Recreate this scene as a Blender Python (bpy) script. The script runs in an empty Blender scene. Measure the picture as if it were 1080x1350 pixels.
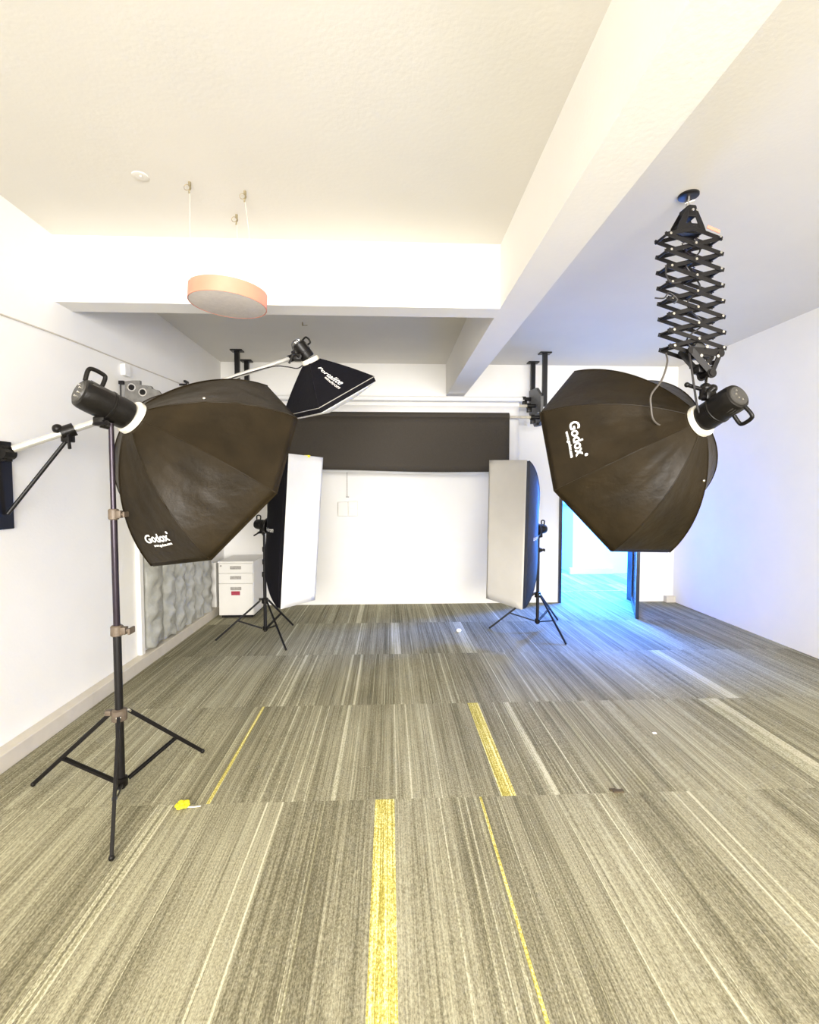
import bpy, bmesh, math, random
from mathutils import Vector as V, Matrix
random.seed(7)
sc = bpy.context.scene
COL = sc.collection
PI = math.pi

# ------------------------------------------------------------------ materials
def new_mat(name):
    m = bpy.data.materials.new(name); m.use_nodes = True
    nt = m.node_tree; b = nt.nodes['Principled BSDF']
    return m, nt, b
def mat(name, col, rough=.6, metal=0., var=.06, scale=30., bump=0., bscale=None, sheen=0., coat=0., trans=0., spec=.5):
    m, nt, b = new_mat(name)
    N = nt.nodes; L = nt.links
    tc = N.new('ShaderNodeTexCoord'); nz = N.new('ShaderNodeTexNoise')
    nz.inputs['Scale'].default_value = scale; nz.inputs['Detail'].default_value = 4
    L.new(tc.outputs['Object'], nz.inputs['Vector'])
    rp = N.new('ShaderNodeValToRGB')
    rp.color_ramp.elements[0].position = .3; rp.color_ramp.elements[1].position = .7
    rp.color_ramp.elements[0].color = tuple(max(0, c*(1-var)) for c in col)+(1,)
    rp.color_ramp.elements[1].color = tuple(min(1, c*(1+var)) for c in col)+(1,)
    L.new(nz.outputs['Fac'], rp.inputs['Fac']); L.new(rp.outputs['Color'], b.inputs['Base Color'])
    b.inputs['Roughness'].default_value = rough; b.inputs['Metallic'].default_value = metal
    b.inputs['Sheen Weight'].default_value = sheen; b.inputs['Coat Weight'].default_value = coat
    b.inputs['Transmission Weight'].default_value = trans
    b.inputs['Specular IOR Level'].default_value = spec
    if bump:
        n2 = N.new('ShaderNodeTexNoise'); n2.inputs['Scale'].default_value = bscale or scale*4; n2.inputs['Detail'].default_value = 5
        L.new(tc.outputs['Object'], n2.inputs['Vector'])
        bp = N.new('ShaderNodeBump'); bp.inputs['Strength'].default_value = bump; bp.inputs['Distance'].default_value = .01
        L.new(n2.outputs['Fac'], bp.inputs['Height']); L.new(bp.outputs['Normal'], b.inputs['Normal'])
    return m
M = {}
M['wall'] = mat('wall_paint', (.87,.855,.82), .8, var=.015, scale=3, bump=.08, bscale=60, spec=.2)
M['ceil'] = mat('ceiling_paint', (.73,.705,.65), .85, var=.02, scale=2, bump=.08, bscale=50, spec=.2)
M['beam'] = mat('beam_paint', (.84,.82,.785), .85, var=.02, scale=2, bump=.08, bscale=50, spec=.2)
M['hallwall'] = mat('hall_paint', (.80,.84,.86), .8, var=.01, scale=3, spec=.2)
M['base'] = mat('skirting_paint', (.62,.57,.48), .6, var=.04, scale=12)
M['blackfab'] = mat('black_nylon', (.0170,.0118,.0055), .40, var=.3, scale=6, bump=.35, bscale=16, spec=.16)
M['darkfab'] = mat('black_cotton', (.0022,.0018,.0045), .65, var=.2, scale=9, bump=.12, bscale=40, spec=.2)
M['bluefab'] = mat('dark_softbox_nylon', (.005,.008,.018), .45, var=.2, scale=9, bump=.2, bscale=40, spec=.7)
M['silver'] = mat('silver_lining', (.6,.6,.6), .35, .9, var=.05, scale=40, bump=.3)
M['diffuser'] = mat('diffuser_white', (.88,.87,.85), .8, var=.01, scale=8, bump=.05, bscale=14)
M['cream'] = mat('diffuser_cream', (.60,.575,.53), .85, var=.03, scale=5, bump=.55, bscale=9)
M['black'] = mat('black_metal', (.005,.0042,.005), .42, .0, var=.2, scale=30, spec=.35)
M['plastic'] = mat('black_plastic', (.006,.005,.0045), .36, 0, var=.25, scale=40, bump=.1, spec=.28)
M['bronze'] = mat('dark_tube', (.028,.020,.030), .3, .5, var=.15, scale=20)
M['grey'] = mat('grey_plastic', (.05,.047,.043), .5, 0, var=.15, scale=30)
M['knob'] = mat('brown_collar', (.13,.10,.075), .5, .2, var=.2, scale=40)
M['chrome'] = mat('chrome', (.8,.78,.74), .22, 1., var=.05, scale=30)
M['alu'] = mat('aluminium_tube', (.72,.70,.66), .35, .6, var=.06, scale=25)
M['whitering'] = mat('speed_ring_white', (.80,.76,.66), .4, .1, var=.05, scale=30)
M['print'] = mat('white_print', (.92,.91,.88), .7, var=.02)
M['cab'] = mat('cabinet_paint', (.80,.78,.73), .45, var=.015, scale=10)
M['handle'] = mat('grey_handle', (.36,.34,.31), .5, var=.2, scale=60)
M['red'] = mat('red_label', (.36,.03,.06), .5, var=.15, scale=80)
M['roll_grey'] = mat('charcoal_paper', (.044,.036,.027), .85, var=.10, scale=90, bump=.05)
M['roll_white'] = mat('white_paper', (.85,.84,.82), .7, var=.02, scale=9)
M['core'] = mat('cardboard_core', (.55,.5,.4), .8, var=.1)
M['copper'] = mat('pink_ring', (.74,.27,.18), .5, .05, var=.07, scale=9)
M['frost'] = mat('frosted_disc', (.72,.66,.63), .55, var=.05, scale=30, bump=.2, bscale=60)
M['wire'] = mat('thin_wire', (.72,.69,.58), .5, .2)
M['hook'] = mat('brass_hook', (.30,.25,.15), .5, .5, var=.2)
M['cable'] = mat('black_cable', (.02,.018,.02), .5)
M['cable_g'] = mat('grey_cable', (.085,.075,.065), .5)
M['flower'] = mat('yellow_petal', (.95,.80,.02), .6, var=.12, scale=200)
M['bracket_g'] = mat('grey_steel', (.12,.12,.12), .5, .4, var=.2, scale=25)
M['lamp_body'] = mat('lamp_housing', (.7,.7,.7), .5)
M['doorframe'] = mat('door_frame', (.018,.022,.035), .25, .4, var=.2, scale=12, spec=.8)
M['curtain'] = mat('silver_curtain', (.40,.40,.365), .42, .1, var=.12, scale=14, bump=.6, bscale=30, spec=.6)
M['brownbit'] = mat('brown_scrap', (.08,.06,.035), .9)

def emit_mat(name, col, s):
    m, nt, b = new_mat(name)
    b.inputs['Emission Color'].default_value = (*col,1); b.inputs['Emission Strength'].default_value = s
    b.inputs['Base Color'].default_value = (*col,1)
    return m
def glass_mat(name, col):
    m, nt, b = new_mat(name)
    b.inputs['Base Color'].default_value = (*col,1); b.inputs['Transmission Weight'].default_value = 1
    b.inputs['Roughness'].default_value = .02; b.inputs['IOR'].default_value = 1.45
    return m
M['glass'] = glass_mat('door_glass', (.85,.93,1))

# carpet: fine stripes along the plank (world Y), random tone per plank (face attribute)
def carpet(name, lo, mid, hi, p0=.55, p2=.87):
    m, nt, b = new_mat(name); N = nt.nodes; L = nt.links
    tc = N.new('ShaderNodeTexCoord'); at = N.new('ShaderNodeAttribute'); at.attribute_name = 'plank'
    sep = N.new('ShaderNodeSeparateXYZ'); L.new(tc.outputs['Object'], sep.inputs[0])
    def mathn(op, a, bb):
        n = N.new('ShaderNodeMath'); n.operation = op
        for i, v in enumerate((a, bb)):
            if hasattr(v, 'node') or not isinstance(v, (int, float)): L.new(v, n.inputs[i])
            else: n.inputs[i].default_value = v
        return n.outputs[0]
    def noise(sx, sy, off, det=3, rgh=.6):
        cx = N.new('ShaderNodeCombineXYZ')
        L.new(mathn('MULTIPLY', sep.outputs['X'], sx), cx.inputs[0])
        L.new(mathn('MULTIPLY', sep.outputs['Y'], sy), cx.inputs[1])
        L.new(mathn('MULTIPLY', at.outputs['Fac'], off), cx.inputs[2])
        n = N.new('ShaderNodeTexNoise'); n.inputs['Scale'].default_value = 1; n.inputs['Detail'].default_value = det
        n.inputs['Roughness'].default_value = rgh
        L.new(cx.outputs[0], n.inputs['Vector']); return n.outputs['Fac']
    a1 = noise(130, 1.0, 91.7, 3, .75)        # yarn lines a few mm wide
    a2 = noise(17, .25, 53.3, 2)            # broad bands
    a3 = noise(210, 110, 31.1, 2)            # loop speckle
    a4 = noise(1.3, 1.3, 0., 4)
    s = mathn('ADD', mathn('MULTIPLY', a1, .58), mathn('MULTIPLY', a2, .34))
    s = mathn('ADD', s, mathn('MULTIPLY', a3, .48))
    s = mathn('ADD', s, mathn('MULTIPLY', mathn('SUBTRACT', at.outputs['Fac'], .5), .10))
    s = mathn('ADD', s, mathn('MULTIPLY', mathn('SUBTRACT', a4, .5), .12))
    rp = N.new('ShaderNodeValToRGB'); e = rp.color_ramp.elements
    e[0].position = p0; e[0].color = (*lo,1); e[1].position = p2; e[1].color = (*hi,1)
    k = e.new(.69); k.color = (*mid,1)
    L.new(s, rp.inputs['Fac']); L.new(rp.outputs['Color'], b.inputs['Base Color'])
    b.inputs['Roughness'].default_value = .92; b.inputs['Specular IOR Level'].default_value = .15
    bp = N.new('ShaderNodeBump'); bp.inputs['Strength'].default_value = .35; bp.inputs['Distance'].default_value = .004
    L.new(s, bp.inputs['Height']); L.new(bp.outputs['Normal'], b.inputs['Normal'])
    return m
M['carpet'] = carpet('carpet_olive', (.120,.108,.066), (.255,.237,.158), (.47,.445,.31))
M['car_yellow'] = carpet('carpet_yellow', (.30,.25,.05), (.62,.53,.13), (.90,.87,.52), .60, .80)
M['car_pale'] = carpet('carpet_pale', (.26,.245,.15), (.47,.445,.31), (.66,.63,.47), .60, .82)

# ------------------------------------------------------------------ mesh builder
class B:
    def __init__(s): s.bm = bmesh.new()
    def box(s, c, d, rot=None, bev=0):
        r = bmesh.ops.create_cube(s.bm, size=1)
        vs = r['verts']
        mt = Matrix.Translation(V(c)) @ (rot.to_4x4() if rot else Matrix.Identity(4)) @ Matrix.Diagonal((*d,1))
        bmesh.ops.transform(s.bm, matrix=mt, verts=vs)
        if bev:
            es = list({e for v in vs for e in v.link_edges})
            bmesh.ops.bevel(s.bm, geom=es, offset=bev, segments=2, affect='EDGES', profile=.5)
        return s
    def bb(s, x0, x1, y0, y1, z0, z1, bev=0):
        return s.box(((x0+x1)/2,(y0+y1)/2,(z0+z1)/2), (x1-x0,y1-y0,z1-z0), None, bev)
    def bar(s, p, q, w, h, up=(0,0,1), bev=0):
        p, q = V(p), V(q); d = q-p; y = d.normalized(); u = V(up)
        x = y.cross(u)
        if x.length < 1e-4: x = y.cross(V((1,0,0)))
        x.normalize(); z = x.cross(y)
        rot = Matrix((x, y, z)).transposed()
        return s.box((p+q)/2, (w, d.length, h), rot, bev)
    def tube(s, p, q, r, r2=None, n=16, cap=True):
        p, q = V(p), V(q); d = q-p
        if d.length < 1e-6: return s
        rot = V((0,0,1)).rotation_difference(d.normalized()).to_matrix().to_4x4()
        bmesh.ops.create_cone(s.bm, cap_ends=cap, segments=n, radius1=r, radius2=r if r2 is None else r2, depth=d.length,
                              matrix=Matrix.Translation((p+q)/2) @ rot)
        return s
    def lathe(s, o, ax, prof, n=32):
        o, ax = V(o), V(ax).normalized()
        rot = V((0,0,1)).rotation_difference(ax).to_matrix()
        rings = []
        for (z, r) in prof:
            rings.append([s.bm.verts.new(o + rot @ V((max(r,1e-4)*math.cos(2*PI*i/n), max(r,1e-4)*math.sin(2*PI*i/n), z))) for i in range(n)])
        for a, b in zip(rings, rings[1:]):
            for i in range(n): s.bm.faces.new((a[i], a[(i+1)%n], b[(i+1)%n], b[i]))
        s.bm.faces.new(rings[0][::-1]); s.bm.faces.new(rings[-1])
        return s
    def sph(s, c, r, sc3=(1,1,1), n=16):
        bmesh.ops.create_uvsphere(s.bm, u_segments=n, v_segments=n//2+2, radius=r, matrix=Matrix.Translation(V(c)) @ Matrix.Diagonal((*sc3,1)))
        return s
    def path(s, pts, r, n=8, sub=6, closed=False):
        P = [V(p) for p in pts]
        def cr(a,b,c,d,t): return .5*((2*b)+(-a+c)*t+(2*a-5*b+4*c-d)*t*t+(-a+3*b-3*c+d)*t**3)
        out = []
        k = len(P)
        rng = range(k) if closed else range(k-1)
        for i in rng:
            a = P[(i-1)%k] if closed else P[max(i-1,0)]; b = P[i]; c = P[(i+1)%k]; d = P[(i+2)%k] if closed else P[min(i+2,k-1)]
            for j in range(sub): out.append(cr(a,b,c,d,j/sub))
        if not closed: out.append(P[-1])
        rings = []; prev = None
        m = len(out)
        for i in range(m):
            t = (out[(i+1)%m]-out[i-1]) if closed else (out[min(i+1,m-1)]-out[max(i-1,0)])
            t.normalize()
            if prev is None:
                x = t.cross(V((0,0,1)))
                if x.length < .1: x = t.cross(V((1,0,0)))
            else: x = prev - t*prev.dot(t)
            x.normalize(); prev = x; y = t.cross(x)
            rings.append([s.bm.verts.new(out[i]+r*(x*math.cos(2*PI*j/n)+y*math.sin(2*PI*j/n))) for j in range(n)])
        for i in range(m if closed else m-1):
            a, b = rings[i], rings[(i+1)%m]
            for j in range(n): s.bm.faces.new((a[j], a[(j+1)%n], b[(j+1)%n], b[j]))
        if not closed: s.bm.faces.new(rings[0][::-1]); s.bm.faces.new(rings[-1])
        return s
    def poly(s, pts, ext):
        """closed outline extruded by vector ext"""
        a = [s.bm.verts.new(V(p)) for p in pts]; e = V(ext)
        b = [s.bm.verts.new(V(p)+e) for p in pts]; n = len(a)
        s.bm.faces.new(a); s.bm.faces.new(b[::-1])
        for i in range(n): s.bm.faces.new((a[i], b[i], b[(i+1)%n], a[(i+1)%n]))
        return s
    def grid(s, f, nu, nv):
        g = [[s.bm.verts.new(V(f(i/nu, j/nv))) for j in range(nv+1)] for i in range(nu+1)]
        for i in range(nu):
            for j in range(nv): s.bm.faces.new((g[i][j], g[i+1][j], g[i+1][j+1], g[i][j+1]))
        return s

def link(name, b, m, parent=None, base=None, smooth=None, solid=0, merge=False):
    bm = b.bm if isinstance(b, B) else b
    if merge: bmesh.ops.remove_doubles(bm, verts=bm.verts, dist=1e-5)
    bmesh.ops.recalc_face_normals(bm, faces=bm.faces)
    me = bpy.data.meshes.new(name)
    off = V((0,0,0))
    p = parent
    while p is not None: off += p.location; p = p.parent
    if parent is None and base is not None: off = V(base)
    bmesh.ops.translate(bm, vec=-off, verts=bm.verts)
    bm.to_mesh(me); bm.free()
    ms = m if isinstance(m, (list, tuple)) else [m]
    for x in ms: me.materials.append(x)
    if smooth:
        for f in me.polygons: f.use_smooth = True
        me.set_sharp_from_angle(angle=math.radians(smooth))
    o = bpy.data.objects.new(name, me); COL.objects.link(o)
    if parent is not None: o.parent = parent
    elif base is not None: o.location = V(base)
    if solid:
        md = o.modifiers.new('thick', 'SOLIDIFY'); md.thickness = solid; md.offset = -1
    return o
def tag(o, label, cat, group=None):
    o['label'] = label; o['category'] = cat
    if group: o['group'] = group
    return o
def thing(name, loc, label, cat, group=None):
    o = bpy.data.objects.new(name, None); COL.objects.link(o); o.location = loc
    o.empty_display_size = .1
    return tag(o, label, cat, group)
def struct(name, b, m, **k):
    o = link(name, b, m, **k)
    if o.parent is None: o['kind'] = 'structure'
    return o

# ------------------------------------------------------------------ room
XL, XR, YB, YF, H = -2.02, 3.62, 6.0, -3.2, 2.96
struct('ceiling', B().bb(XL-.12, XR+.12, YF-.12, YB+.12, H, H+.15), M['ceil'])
struct('wall_right', B().bb(XR, XR+.12, YF, YB, 0, H), M['wall'])
# left wall with the window opening behind the curtains
wy0, wy1, wz0, wz1 = 4.12, 5.52, .55, 2.0
b = B(); b.bb(XL-.12, XL, YF, wy0, 0, H); b.bb(XL-.12, XL, wy1, YB, 0, H); b.bb(XL-.12, XL, wy0, wy1, 0, wz0); b.bb(XL-.12, XL, wy0, wy1, wz1, H)
struct('wall_left', b, M['wall'])
w1 = struct('window_1', B().bb(XL-.10, XL-.085, wy0, wy1, wz0, wz1), M['frost'])
b = B()
for y in (wy0+.02, (wy0+wy1)/2, wy1-.02): b.bb(XL-.11, XL-.06, y-.02, y+.02, wz0, wz1)
for z in (wz0+.02, wz1-.02): b.bb(XL-.11, XL-.06, wy0, wy1, z-.02, z+.02)
link('window_frame', b, M['cab'], parent=w1)
# back wall with the door opening
DX0, DX1, DZ = 2.13, 3.12, 2.08
b = B(); b.bb(XL, DX0, YB, YB+.12, 0, H); b.bb(DX1, XR, YB, YB+.12, 0, H); b.bb(DX0, DX1, YB, YB+.12, DZ, H)
struct('wall_back', b, M['wall'])
# front wall (behind the camera) with a wide window
b = B(); b.bb(XL, XR, YF-.12, YF, 0, .8); b.bb(XL, XR, YF-.12, YF, 2.5, H); b.bb(XL, -1.5, YF-.12, YF, .8, 2.5); b.bb(3.0, XR, YF-.12, YF, .8, 2.5)
struct('wall_front', b, M['wall'])
w2 = struct('window_2', B().bb(-1.5, 3.0, YF-.10, YF-.09, .8, 2.5), M['glass'])
b = B()
for x in (-1.48, 0, 1.5, 2.98): b.bb(x-.025, x+.025, YF-.12, YF-.05, .8, 2.5)
for z in (.82, 2.48): b.bb(-1.5, 3.0, YF-.12, YF-.05, z-.025, z+.025)
link('window_frame', b, M['cab'], parent=w2)
# beams under the ceiling
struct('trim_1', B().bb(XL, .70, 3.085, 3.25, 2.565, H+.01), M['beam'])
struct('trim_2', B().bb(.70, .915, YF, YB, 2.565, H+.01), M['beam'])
# skirting on the left, small trims
struct('baseboard_left', B().bb(XL, -1.945, YF, YB, 0, .095, bev=.006), M['base'])
struct('trim_3', B().bb(3.50, 3.62, 5.93, 6.0, 0, .075), M['base'])
struct('trim_4', B().bb(XL, -1.955, 5.53, 5.60, .095, .60, bev=.004), M['cab'])      # pale upright at the curtain's end
struct('trim_5', B().bb(XL, -1.985, 3.93, 3.985, .095, 2.05, bev=.004), M['wall'])
struct('trim_6', B().bb(XL, 1.55, 5.965, 6.0, 2.555, 2.60), M['wall'])   # ledge line high on the back wall

# hall beyond the door
b = B(); b.bb(3.11, 5.3, 8.06, 8.2, 0, H); b.bb(3.11, 3.25, 8.2, 10.2, 0, H)
struct('wall_hall_block', b, M['hallwall'])
b = B(); b.bb(.3, 3.11, 10.2, 10.35, 0, H)
struct('wall_hall_far', b, M['hallwall'])
struct('wall_hall_left', B().bb(.2, .3, 6.12, 10.35, 0, H), M['hallwall'])
b = B(); b.bb(5.3, 5.4, 6.12, 6.4, 0, H); b.bb(5.3, 5.4, 8.0, 8.2, 0, H); b.bb(5.3, 5.4, 6.4, 8.0, 0, .4); b.bb(5.3, 5.4, 6.4, 8.0, 2.5, H)
struct('wall_hall_right', b, M['hallwall'])
struct('ceiling_hall', B().bb(.2, 5.4, 6.12, 10.35, H, H+.1), M['hallwall'])
struct('baseboard_hall', B().bb(3.04, 3.78, 7.98, 8.06, 0, .105, bev=.005), M['hallwall'])
struct('trim_7', B().bb(3.09, 3.11, 8.3, 10.2, 1.13, 1.17), M['handle'])
struct('trim_8', B().bb(2.3, 3.45, 6.62, 6.66, 0, .006), M['car_pale'])

# floor: planks of carpet 1 m x 0.25 m laid in rows, one mesh
bm = bmesh.new(); lay = bm.faces.layers.float.new('plank')
ROW0 = 2.18
accents = {  # row start -> (x0, x1, material) 1 yellow, 2 pale
    -1: [(-.066,.022,1),(.392,.404,2),(.416,.428,1),(.312,.319,2),(-1.028,-1.012,2),(-1.002,-.978,2),(1.333,1.341,2),(1.404,1.418,2),(.96,.967,2),(-.56,-.552,2),(-.49,-.483,2),(-.30,-.294,2)],
    0: [(.522,.592,1),(-.884,-.862,2),(-.835,-.818,1),(-.60,-.592,2),(.76,.80,2),(1.090,1.108,2),(1.228,1.24,2),(2.10,2.24,2),(-.45,-.442,2),(-.272,-.25,2),(.10,.108,2),(.03,.036,2)],
    1: [(2.325,2.40,2),(-.80,-.785,2),(-.72,-.70,2),(-.62,-.608,2),(-.32,-.305,2),(-.245,-.225,2),(.42,.43,2),(.47,.478,2),(1.0,1.01,2)],
    2: [(.02,.10,2),(.68,.77,2),(-.30,-.285,2),(-.98,-.965,2),(1.5,1.51,2)],
    3: [(-.36,-.30,2),(-1.0,-.99,2),(1.2,1.22,2)],
    -2: [(-.6,-.55,1),(.8,.82,2)], 5: [(2.9,3.0,2)],
}
def add_row(y0, y1, r, x0, x1):
    k0 = math.floor((x0-.022)/.25); xs = set([x0, x1])
    k = k0
    while .022+.25*k < x1:
        if .022+.25*k > x0: xs.add(.022+.25*k)
        k += 1
    acc = [a for a in accents.get(r, []) if a[0] > x0 and a[1] < x1]
    rr = random.Random(r*31+5)
    xx = x0+.05
    while xx < x1-.05:
        xx += .04+rr.random()*.22; wd = .0022+rr.random()**3*.005
        if xx+wd < x1 and not any(q[0]-.01 < xx+wd and xx < q[1]+.01 for q in acc): acc.append((xx, xx+wd, 2))
    for a in acc: xs.add(a[0]); xs.add(a[1])
    xs = sorted(xs)
    tones = {}
    for a, c in zip(xs, xs[1:]):
        if c-a < 1e-5: continue
        kk = math.floor(((a+c)/2-.022)/.25)
        if kk not in tones: tones[kk] = random.Random(kk*131+r*977).random()
        f = bm.faces.new([bm.verts.new(p) for p in ((a,y0,0),(c,y0,0),(c,y1,0),(a,y1,0))])
        f[lay] = tones[kk]
        for q in acc:
            if q[0]-1e-6 <= a and c <= q[1]+1e-6: f.material_index = q[2]
for r in range(-6, 4):
    y0 = ROW0 + r*.99; y1 = y0+.99
    y0 = max(y0, YF); y1 = min(y1, YB+.12)
    if y1 > y0: add_row(y0, y1, r, XL-.0, XR)
for r in range(4, 9):
    y0 = max(ROW0+r*.99, YB+.12); y1 = min(ROW0+(r+1)*.99, 10.3)
    if y1 > y0: add_row(y0, y1, r, .3, 5.3)
add_row(YB+.12, ROW0+4*.99, 3, .3, 5.3)
bmesh.ops.remove_doubles(bm, verts=bm.verts, dist=1e-5)
for v in bm.verts: pass
fl = struct('floor', bm, [M['carpet'], M['car_yellow'], M['car_pale']])

# door: frame, glass leaf swung into the room
d1 = struct('door_1', B().bb(DX0, DX0+.035, 5.97, 6.13, 0, DZ).bb(DX1-.035, DX1, 5.97, 6.13, 0, DZ).bb(DX0, DX1, 5.97, 6.13, DZ-.04, DZ), M['doorframe'])
hx, hy, ex, ey = 3.075, 5.96, 2.735, 5.19
lf = link('door_leaf', B().bar((hx,hy,.045),(ex,ey,.045),.036,.09).bar((hx,hy,1.99),(ex,ey,1.99),.036,.09)
     .bar((hx,hy,1.0),(hx-.022,hy-.05,1.0),.036,2.0).bar((ex+.020,ey+.045,1.0),(ex,ey,1.0),.036,2.0), M['doorframe'], parent=d1)
link('glass_pane', B().bar((hx-.02,hy-.045,1.015),(ex+.018,ey+.04,1.015),.01,1.87), M['glass'], parent=lf)
link('door_handle', B().bar((ex+.03,ey+.02,1.0),(ex-.01,ey+.03,1.0),.03,.03).tube((ex-.015,ey+.035,.9),(ex-.015,ey+.035,1.1),.01), M['chrome'], parent=lf)
b = B()
for z in (.25, 1.45, 1.65, 1.35): b.bb(DX0+.030, DX0+.037, 5.985, 6.03, z-.015, z+.015)
link('strike_plate', b, M['chrome'], parent=d1)

# ------------------------------------------------------------------ text on cloth
def text_mesh(body, size, shear=0., offset=0., sx=1.):
    c = bpy.data.curves.new('t', 'FONT'); c.body = body; c.size = size; c.shear = shear; c.offset = offset
    c.align_x = 'CENTER'; c.resolution_u = 3
    o = bpy.data.objects.new('t', c); COL.objects.link(o)
    dg = bpy.context.evaluated_depsgraph_get(); dg.update()
    me = bpy.data.meshes.new_from_object(o.evaluated_get(dg))
    bm = bmesh.new(); bm.from_mesh(me)
    bpy.data.objects.remove(o); bpy.data.meshes.remove(me)
    for v in bm.verts: v.co.x *= sx
    return bm
def wrap_text(lines, surf, a0, t0, ang, inward, name, parent, m):
    """lines: (body,size,dx,dy,shear,offset,sx); surf(a,t) -> point; text x axis turned by ang from +a"""
    e = 1e-3
    P0 = surf(a0, t0); da = (surf(a0+e,t0)-surf(a0-e,t0))/(2*e); dt = (surf(a0,t0+e)-surf(a0,t0-e))/(2*e)
    n = da.cross(dt).normalized()
    if n.dot(P0-inward) < 0: n = -n
    ax = da.normalized(); ay = n.cross(ax).normalized()
    X = ax*math.cos(ang)+ay*math.sin(ang); Y = n.cross(X)
    out = B()
    for (body, size, dx, dy, sh, of, sx) in lines:
        tb = text_mesh(body, size, sh, of, sx)
        bmesh.ops.triangulate(tb, faces=tb.faces)
        mp = {}
        for v in tb.verts:
            w = X*(v.co.x+dx)+Y*(v.co.y+dy)
            # solve w = da*p + dt*q
            A11, A12, A22 = da.dot(da), da.dot(dt), dt.dot(dt); b1, b2 = w.dot(da), w.dot(dt)
            det = A11*A22-A12*A12; p = (b1*A22-b2*A12)/det; q = (A11*b2-A12*b1)/det
            mp[v.index] = out.bm.verts.new(surf(a0+p, t0+q)+n*.004)
        for f in tb.faces:
            try: out.bm.faces.new([mp[v.index] for v in f.verts])
            except ValueError: pass
        tb.free()
    return link(name, out, m, parent=parent)

# ------------------------------------------------------------------ softbox shell
def softbox(root, A, ax, rim, r0, D, mix, fab, wr=0., lip=.05, face=None, rnd=1, sag=.015, nA=10, nT=26, face_bulge=0., ring_m=None, fpos=.6, fsc=.99):
    """A ring centre, ax axis, rim list of corner points. returns surf(k,a,t)"""
    A = V(A); ax = V(ax).normalized(); c = A+ax*D
    q = [V(p)-c for p in rim]; n = len(q)
    rr = random.Random(rnd)
    ph = [rr.random()*6 for _ in range(n*3)]
    def rib(k, t):
        th = t*PI/2
        r_ = (1-mix)*t+mix*math.sin(th); d_ = (1-mix)*t+mix*(1-math.cos(th))
        u = q[k%n]
        return A+ax*D*d_+u.normalized()*(r0+(u.length-r0)*r_)
    def surf(k, a, t):
        p = rib(k,t).lerp(rib(k+1,t), a)
        cen = A+ax*D*t
        inn = (cen-p); 
        if inn.length > 1e-6: inn.normalize()
        s = sag*4*a*(1-a)*math.sin(PI*min(1,t*.93))
        if wr:   # pulled wrinkles running from the ribs' ends
            k_ = k % n
            s += wr*max(0,t-.35)*math.sin(9*a+14*t+ph[k_])*math.sin(PI*a)
            s += wr*.6*math.sin(PI*a)*math.sin(22*a-9*t+ph[k_+n])*t*(1-t)*2
        return p+inn*s*(1-t**5)
    g = B()
    for k in range(n): g.grid(lambda a, t, k=k: surf(k, a, t), nA, nT)
    shell = link('fabric_shell', g, fab, parent=root, merge=True, smooth=22, solid=.004)
    # piping along the ribs
    for k in range(n):
        link('rib_seam', B().path([rib(k, .02+.98*i/10)+(rib(k,.02+.98*i/10)-(A+ax*D*(i/10))).normalized()*.0015 for i in range(11)], .0032, n=6, sub=2), fab, parent=shell, smooth=60)
    # lip round the mouth
    def lipf(a, t):
        k = int(min(a*n, n-1e-6)); f = a*n-k
        return (c+q[k]).lerp(c+q[(k+1)%n], f)+ax*lip*t
    link('rim_band', B().grid(lipf, n*4, 2), fab, parent=root, merge=True, solid=.006)
    # inner silver lining and the diffuser
    g = B()
    for k in range(n): g.grid(lambda a, t, k=k: (lambda P: P+((A+ax*D*t)-P).normalized()*.02)(surf(k, a, t*.98)), 4, 8)
    link('silver_lining', g, M['silver'], parent=root, merge=True, smooth=40)
    g = B()
    fc = c+ax*(lip*fpos)
    def ff(a, t):
        k = int(min(a*n, n-1e-6)); f = a*n-k
        P = q[k].lerp(q[(k+1)%n], f)*fsc
        return fc+P*t+ax*face_bulge*(1-t*t)
    g.grid(ff, n*6, 10)
    dif = link('diffuser', g, face or M['diffuser'], parent=root, merge=True, smooth=40, solid=.002)
    # speed ring
    ring = B().lathe(A-ax*.03, ax, [(0.006,r0*.9),(.006,r0*1.02),(.012,r0*1.08),(.032,r0*1.08),(.036,r0*1.0),(.036,r0*.9)], 28)
    link('speed_ring', ring, ring_m or M['whitering'], parent=root, smooth=35)
    return rib, surf

def octa_pts(A, ax, u, v, R, D):
    c = V(A)+V(ax)*D
    return [c+R*(V(u)*math.cos(k*PI/4)+V(v)*math.sin(k*PI/4)) for k in range(8)]

GODOX = lambda s=1.: [('Godox', .092*s, 0, 0, 0, .0026*s, 1.0), ('o', .030*s, .148*s, .058*s, 0, .003, 1.0), ('www.godox.com', .030*s, .03*s, -.038*s, 0, .0008, .95)]
LA = (-1.2137, 2.38, 1.7651); La = (.50255424,.71337869,-.48839542); Lu = (-.45841583,-.25908223,-.85013606); Lv = (.73300352,-.65112767,-.19682121)
so = thing('octagonal_softbox', LA, 'large black octagonal softbox on the tripod stand by the left wall, lettering upright', 'softbox')
rib, surf = softbox(so, LA, La, octa_pts(LA,La,Lu,Lv,.5858,.4825), .078, .4825, .5, M['blackfab'], wr=.010, rnd=3, lip=.012)
wrap_text(GODOX(.68), lambda a,t: surf(0,a,t), .42, .80, 0, V(LA)+V(La)*.3, 'printed_lettering', so, M['print'])
link('snap_button', B().sph(surf(3,.22,.40)+V((0,-.006,.0)), .008), M['chrome'], parent=so, smooth=60)

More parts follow.
